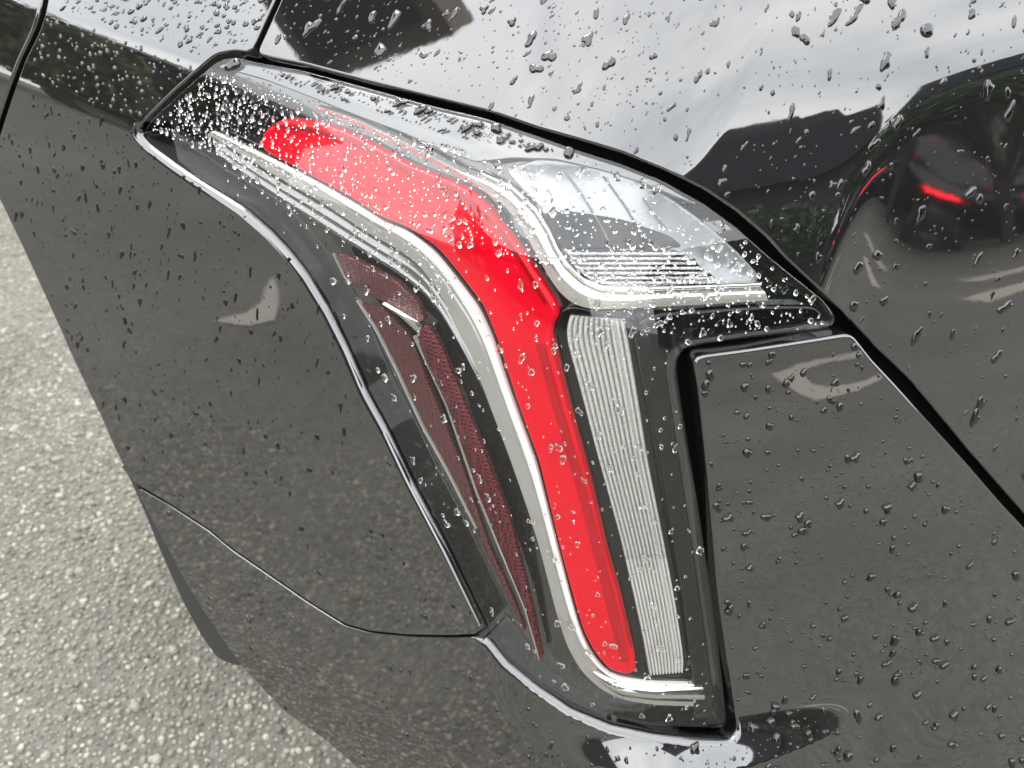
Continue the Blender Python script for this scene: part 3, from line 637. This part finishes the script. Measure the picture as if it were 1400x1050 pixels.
# ------------------------------------------------------------------ rain
def disc(rings, segs):
    """unit dome topology"""
    T = []
    for i in range(segs): T.append((0, 1+i, 1+(i+1) % segs))
    for k in range(rings-1):
        for i in range(segs):
            a = 1+k*segs+i; b = 1+k*segs+(i+1) % segs; c = a+segs; d = b+segs
            T += [(a, c, d), (a, d, b)]
    return np.array(T)
def dome(P, N, X, rx, ry, hgt, rings=4, segs=14, closed=False, seed=0):
    """one drop: dome over an uneven outline on the tangent plane at P"""
    g = np.random.default_rng(seed)
    Y = np.cross(N, X)
    th = np.arange(segs)/segs*2*math.pi
    out = 1+0.16*g.normal()*np.cos(2*th+g.uniform(0, 6))+0.09*g.normal()*np.cos(3*th+g.uniform(0, 6))+0.05*g.normal()*np.cos(4*th+g.uniform(0, 6))
    if max(rx, ry) > 0.0026: out = 1+(out-1)*1.7
    out = np.clip(out, 0.5, 1.6)
    V = [P+N*hgt]
    for k in range(1, rings+1):
        a = k/rings*math.pi/2; rho = math.sin(a); z = math.cos(a)**0.75 if k < rings else -0.02
        sl = 0.12*math.cos(a)                                   # slumps a little along X
        V += [P+X*(rx*(rho*o*math.cos(t)-sl))+Y*(ry*rho*o*math.sin(t))+N*(hgt*z) for o, t in zip(out, th)]
    T = disc(rings, segs)
    if closed:
        V.append(P-N*hgt*0.02); c = len(V)-1; b = 1+(rings-1)*segs
        T = np.vstack([T, [(c, b+(i+1) % segs, b+i) for i in range(segs)]])
    return np.array(V), T

ALL = []      # (size_px, P, N, X, rx, ry, h, lens?, where)
occ = {}
def free(x, y, r):
    cx, cy = int(x//16), int(y//16)
    for i in range(cx-2, cx+3):
        for j in range(cy-2, cy+3):
            for (u, v, s) in occ.get((i, j), ()):
                if (u-x)**2+(v-y)**2 < (s+r)**2*0.85: return False
    occ.setdefault((cx, cy), []).append((x, y, r)); return True
def rain(poly, body, dens, rmin, rmax, pw, ang, elong, where, lens=False, cond=None, hr=(0.24, 0.4), hitoff=0.0, jit=0.35):
    """dens per 1000 px2; ang = lean of the long axis in the picture plane of the panel, degrees from image down"""
    poly = dense(poly, 8); poly = inset(poly, np.full(len(poly), 6.0 if where != 'lamp' else 2.0)); x0, y0 = np.maximum(poly.min(0), [-60, -60]); x1, y1 = np.minimum(poly.max(0), [1460, 1110])
    n = int((x1-x0)*(y1-y0)/1000*dens*1.0)
    q = rng.uniform([x0, y0], [x1, y1], (n, 2)); q = q[inside(poly, q)]
    if len(q) == 0: return
    rp = rmin*(rmax/rmin)**(rng.random(len(q))**pw)
    o = np.argsort(-rp); q, rp = q[o], rp[o]
    P = body.hit(q); ok = ~np.isnan(P[:, 0])
    if cond is not None: ok &= cond(q, P)
    q, rp, P = q[ok], rp[ok], P[ok]
    N = body.N(P); A = R_(ang)+rng.normal(size=len(q))*jit*0.5
    P2 = body.hit(q+np.stack([-np.sin(A), np.cos(A)], 1)*3); bad = np.isnan(P2[:, 0]); P2[bad] = P[bad]+[0, 0, -.001]
    X = P2-P; X -= N*(X*N).sum(1)[:, None]; X /= np.maximum(np.linalg.norm(X, axis=1), 1e-9)[:, None]
    m = np.linalg.norm(P-CAM, axis=1)/FPX
    e = 1+(elong-1)*rng.random(len(q))**1.3
    for i in range(len(q)):
        if not free(q[i, 0], q[i, 1], rp[i]): continue
        rx, ry = rp[i]*m[i]*math.sqrt(e[i])*1.1, rp[i]*m[i]/math.sqrt(e[i])*1.1
        ALL.append((rp[i], P[i]+N[i]*hitoff, N[i], X[i], rx, ry, min(rx, ry)*rng.uniform(*hr)*1.6, lens, where))
CYz = lambda P: P[:, 2]-CY*(-B0.a[1]*P[:, 0]+B0.a[0]*P[:, 1])
zA = lambda q, P: CYz(P) < Z1-0.004
zB = lambda q, P: (CYz(P) > Z1+0.004) & (CYz(P) < Z2-0.004)
zC = lambda q, P: CYz(P) > Z2+0.004
rain(QP, B0, 6.5, 1.1, 4.6, 1.8, 10, 3.2, 'side', hr=(0.14, 0.24), cond=lambda q, P: zA(q, P) & (rng.random(len(q)) < np.clip(1.15-(q[:, 0]*0.5+q[:, 1])/900, 0.12, 1)))
rain(QP, B0, 9.0, 1.3, 3.4, 1.6, 0, 1.4, 'shoulder', cond=zB)
rain(QP, B0, 9.0, 1.6, 4.5, 1.4, 55, 2.2, 'shoulder', cond=zC)
rain(LG, BG, 4.2, 1.2, 8.0, 2.6, 42, 2.8, 'liftgate', cond=lambda q, P: (q[:, 0] < 760) & (rng.random(len(q)) < np.clip(1.25-q[:, 0]/900, 0.3, 1)))
rain(LG, BG, 2.0, 1.1, 8.0, 2.9, 20, 2.6, 'liftgate', cond=lambda q, P: q[:, 0] >= 760)
rain(BP, BB, 4.0, 1.0, 6.5, 2.8, 4, 1.5, 'bumper', cond=lambda q, P: (q[:, 0] > 940), hr=(0.4, 0.6))
rain(BP, BB, 2.2, 1.2, 4.0, 2.0, -8, 2.0, 'bumper', cond=lambda q, P: (q[:, 0] <= 940), hr=(0.2, 0.35))
LNi = inset(dense(LN, 8), np.full(len(dense(LN, 8)), 5.0))
LO = 0.0002
rain(LNi, BLENS, 15.0, 1.1, 9.0, 2.6, 66, 2.0, 'lamp', 2, cond=lambda q, P: zC(q, P) & (q[:, 0] < 800) & inside(RIM, q), hitoff=LO)
rain(LNi, BLENS, 34.0, 0.9, 3.8, 2.4, 0, 1.5, 'lamp', True, hr=(0.2, 0.34), cond=lambda q, P: zB(q, P) & (q[:, 0] < 520) & ((q[:, 0] < 350) | (rng.random(len(q)) < 0.5)), hitoff=LO)
rain(LNi, BLENS, 10.0, 1.0, 5.5, 2.6, 15, 1.6, 'lamp', True, hr=(0.18, 0.3), cond=lambda q, P: zB(q, P) & (q[:, 0] >= 520) & (q[:, 0] < 800), hitoff=LO)
rain(LNi, BLENS, 7.0, 1.1, 5.8, 2.6, 20, 1.5, 'lamp', True, hr=(0.18, 0.3), cond=lambda q, P: (q[:, 0] >= 800) & (q[:, 1] < 455), hitoff=LO)
CLEARBAND = [(285, 180), (330, 200), (430, 250), (520, 295), (580, 330), (620, 380), (600, 425), (560, 390), (500, 350), (430, 310), (360, 270), (300, 230)]
rain(CLEARBAND, BLENS, 13.0, 1.0, 5.0, 2.4, 15, 1.6, 'lamp', True, hr=(0.2, 0.32), hitoff=LO)
rain(LNi, BLENS, 1.8, 1.2, 5.5, 2.3, 0, 1.8, 'lamp', True, cond=lambda q, P: (q[:, 1] >= 300) | zA(q, P), hitoff=LO)

rain(LG, BG, 3.5, 0.7, 2.2, 1.6, 42, 2.0, 'liftgate', cond=lambda q, P: q[:, 0] < 900)
rain(QP, B0, 5.0, 0.7, 1.6, 1.4, 40, 1.8, 'shoulder', cond=zC)
rain(BP, BB, 2.5, 0.6, 1.6, 1.4, 4, 1.3, 'bumper', cond=lambda q, P: (q[:, 0] > 940))
ALL.sort(key=lambda d: -d[0])
REG = [('lamp', RED, 'over the red light guide'), ('lamp', BOWL, 'over the clear reverse lamp'), ('lamp', REV, 'over the clear reverse lamp'), ('lamp', RL+RRt[::-1], 'over the white ribbed strip'),
       ('lamp', SIL_O+SIL_I[::-1], 'over the silver frame'), ('lamp', BZ_O+BZ_I[::-1], 'over the chrome bezel'), ('lamp', [(195, 170), (300, 80), (440, 140), (350, 200), (280, 190)], 'on the clear front tip of the lamp'),
       ('lamp', LAND, 'over the smoked border right of the ribs'), ('lamp', [(300, 80), (860, 225), (760, 235), (640, 225), (440, 140)], 'along the upper edge of the lamp cover'),
       ('lamp', [(860, 220), (1160, 440), (1040, 440), (1040, 378), (960, 300)], 'near the pointed rear corner of the lamp cover'), ('lamp', [(200, 180), (720, 940), (700, 700), (560, 380), (290, 190)], 'over the side reflector of the lamp'),
       ('liftgate', [(345, -200), (520, -200), (520, 115), (345, 80)], 'on the liftgate where the added canopy is mirrored'), ('liftgate', [(900, 230), (1160, 100), (1420, 50), (1420, 320), (1060, 330)], 'on the liftgate where dark houses are mirrored'),
       ('liftgate', [(1060, 330), (1420, 320), (1420, 720)], 'on the dark lower flank of the liftgate'), ('liftgate', [(520, -100), (800, -100), (800, 200), (520, 115)], 'on the bright liftgate above the lamp'),
       ('liftgate', [(800, -100), (1100, -100), (1100, 140), (900, 230), (800, 200)], 'on the bright middle of the liftgate'), ('liftgate', [(1100, -100), (1500, -100), (1500, 60), (1100, 140)], 'at the top right of the liftgate'),
       ('bumper', [(940, 450), (1420, 450), (1420, 620), (940, 620)], 'near the top edge of the black panel right of the lamp'), ('bumper', [(940, 620), (1180, 620), (1180, 860), (940, 860)], 'midway down the black panel beside the lamp'),
       ('bumper', [(1180, 620), (1500, 620), (1500, 860), (1180, 860)], 'on the black panel below the liftgate gap'), ('bumper', [(960, 860), (1500, 860), (1500, 1100), (960, 1100)], 'on the bumper ledge right below the lamp'), ('bumper', [(100, 650), (960, 860), (960, 1100), (100, 1100)], 'on the bumper below and left of the lamp'),
       ('shoulder', [(0, -200), (420, -200), (420, 100), (0, 100)], 'on the sky bright shoulder above the side panel'), ('side', [(-50, 50), (220, 50), (220, 700), (-50, 700)], 'on the forward half of the black side panel'), ('side', [(220, 100), (700, 100), (700, 900), (220, 900)], 'on the black side panel just ahead of the lamp')]
FALL = {'lamp': 'on the clear cover of the tail lamp', 'liftgate': 'on the black liftgate', 'bumper': 'on the black bumper', 'shoulder': 'on the green mirrored shoulder strip', 'side': 'on the black side panel'}
seen = {}
recs = []
for k, d in enumerate(ALL[:300]):
    q = (d[1]-CAM)@RM.T; q = np.array([[700+FPX*q[0]/q[2], 525-FPX*q[1]/q[2]]])
    pl = next((t for w_, pg, t in REG if w_ == d[8] and inside(pg, q)[0]), FALL[d[8]])
    recs.append((d, pl, q[0]))
    seen.setdefault((d[8], pl), []).append(k)
for k, (d, pl, q) in enumerate(recs):
    mates = seen[(d[8], pl)]; n = len(mates); rank = mates.index(k)
    shape = 'long' if max(d[4], d[5]) > 1.55*min(d[4], d[5]) else 'round'
    if rank == 0: lab, grp = f'largest raindrop {pl}' if n > 1 else f'single {shape} raindrop {pl}', None
    else:
        qs = np.array([recs[i][2] for i in mates])
        ext = [('uppermost', qs[:, 1].argmin()), ('lowest', qs[:, 1].argmax()), ('leftmost', qs[:, 0].argmin()), ('rightmost', qs[:, 0].argmax())]
        e = next((w_ for w_, i in ext if mates[i] == k), None)
        if e: lab, grp = f'{e} big raindrop {pl}', None
        else:
            md = np.median(qs, 0); side_ = ('upper ' if q[1] < md[1] else 'lower ')+('left' if q[0] < md[0] else 'right')
            lab, grp = f'{"medium" if rank < n*0.4 else "smaller"} {shape} raindrop, {side_} among those {pl}', f'raindrops {pl}'
    if len(lab.split()) > 16: lab = lab.replace(' among those', '')
    if len(lab.split()) > 16: lab = lab.replace('medium ', '').replace('smaller ', '')
    V, T = dome(np.zeros(3), d[2], d[3], d[4], d[5], d[6], 6, 20, d[7] == 1, seed=k)
    o = obj('raindrop', fastmesh('raindrop', V, T), M['water'] if d[7] == 1 else (M['drop_up'] if d[7] == 2 or d[8] in ('liftgate', 'shoulder') else M['drop_side' if d[8] == 'side' else 'drop'])); o.location = d[1]
    tag(o, lab, 'raindrop', grp or f'raindrops {pl}')
for where, fl, nm, m in ((('side',), (0,), 'rain_on_side', M['drop_side']), (('bumper',), (0,), 'rain_on_bumper', M['drop']), (('liftgate', 'shoulder'), (0,), 'rain_on_top', M['drop_up']), (('lamp',), (2,), 'rain_on_lamp_rim', M['drop_up']), (('lamp',), (1,), 'rain_on_lamp', M['water'])):
    VV, TT, b = [], [], 0
    for k, d in enumerate(ALL[300:]):
        if d[8] not in where or int(d[7]) not in fl: continue
        rg, sg = (4, 12) if d[0] > 2.5 else (3, 9)
        V, T = dome(d[1], d[2], d[3], d[4], d[5], d[6], rg, sg, d[7] == 1, seed=1000+k); VV.append(V); TT.append(T+b); b += len(V)
    if VV: tag(obj(nm, fastmesh(nm, np.vstack(VV), np.vstack(TT)), m), kind='stuff')
print('drops', len(ALL))
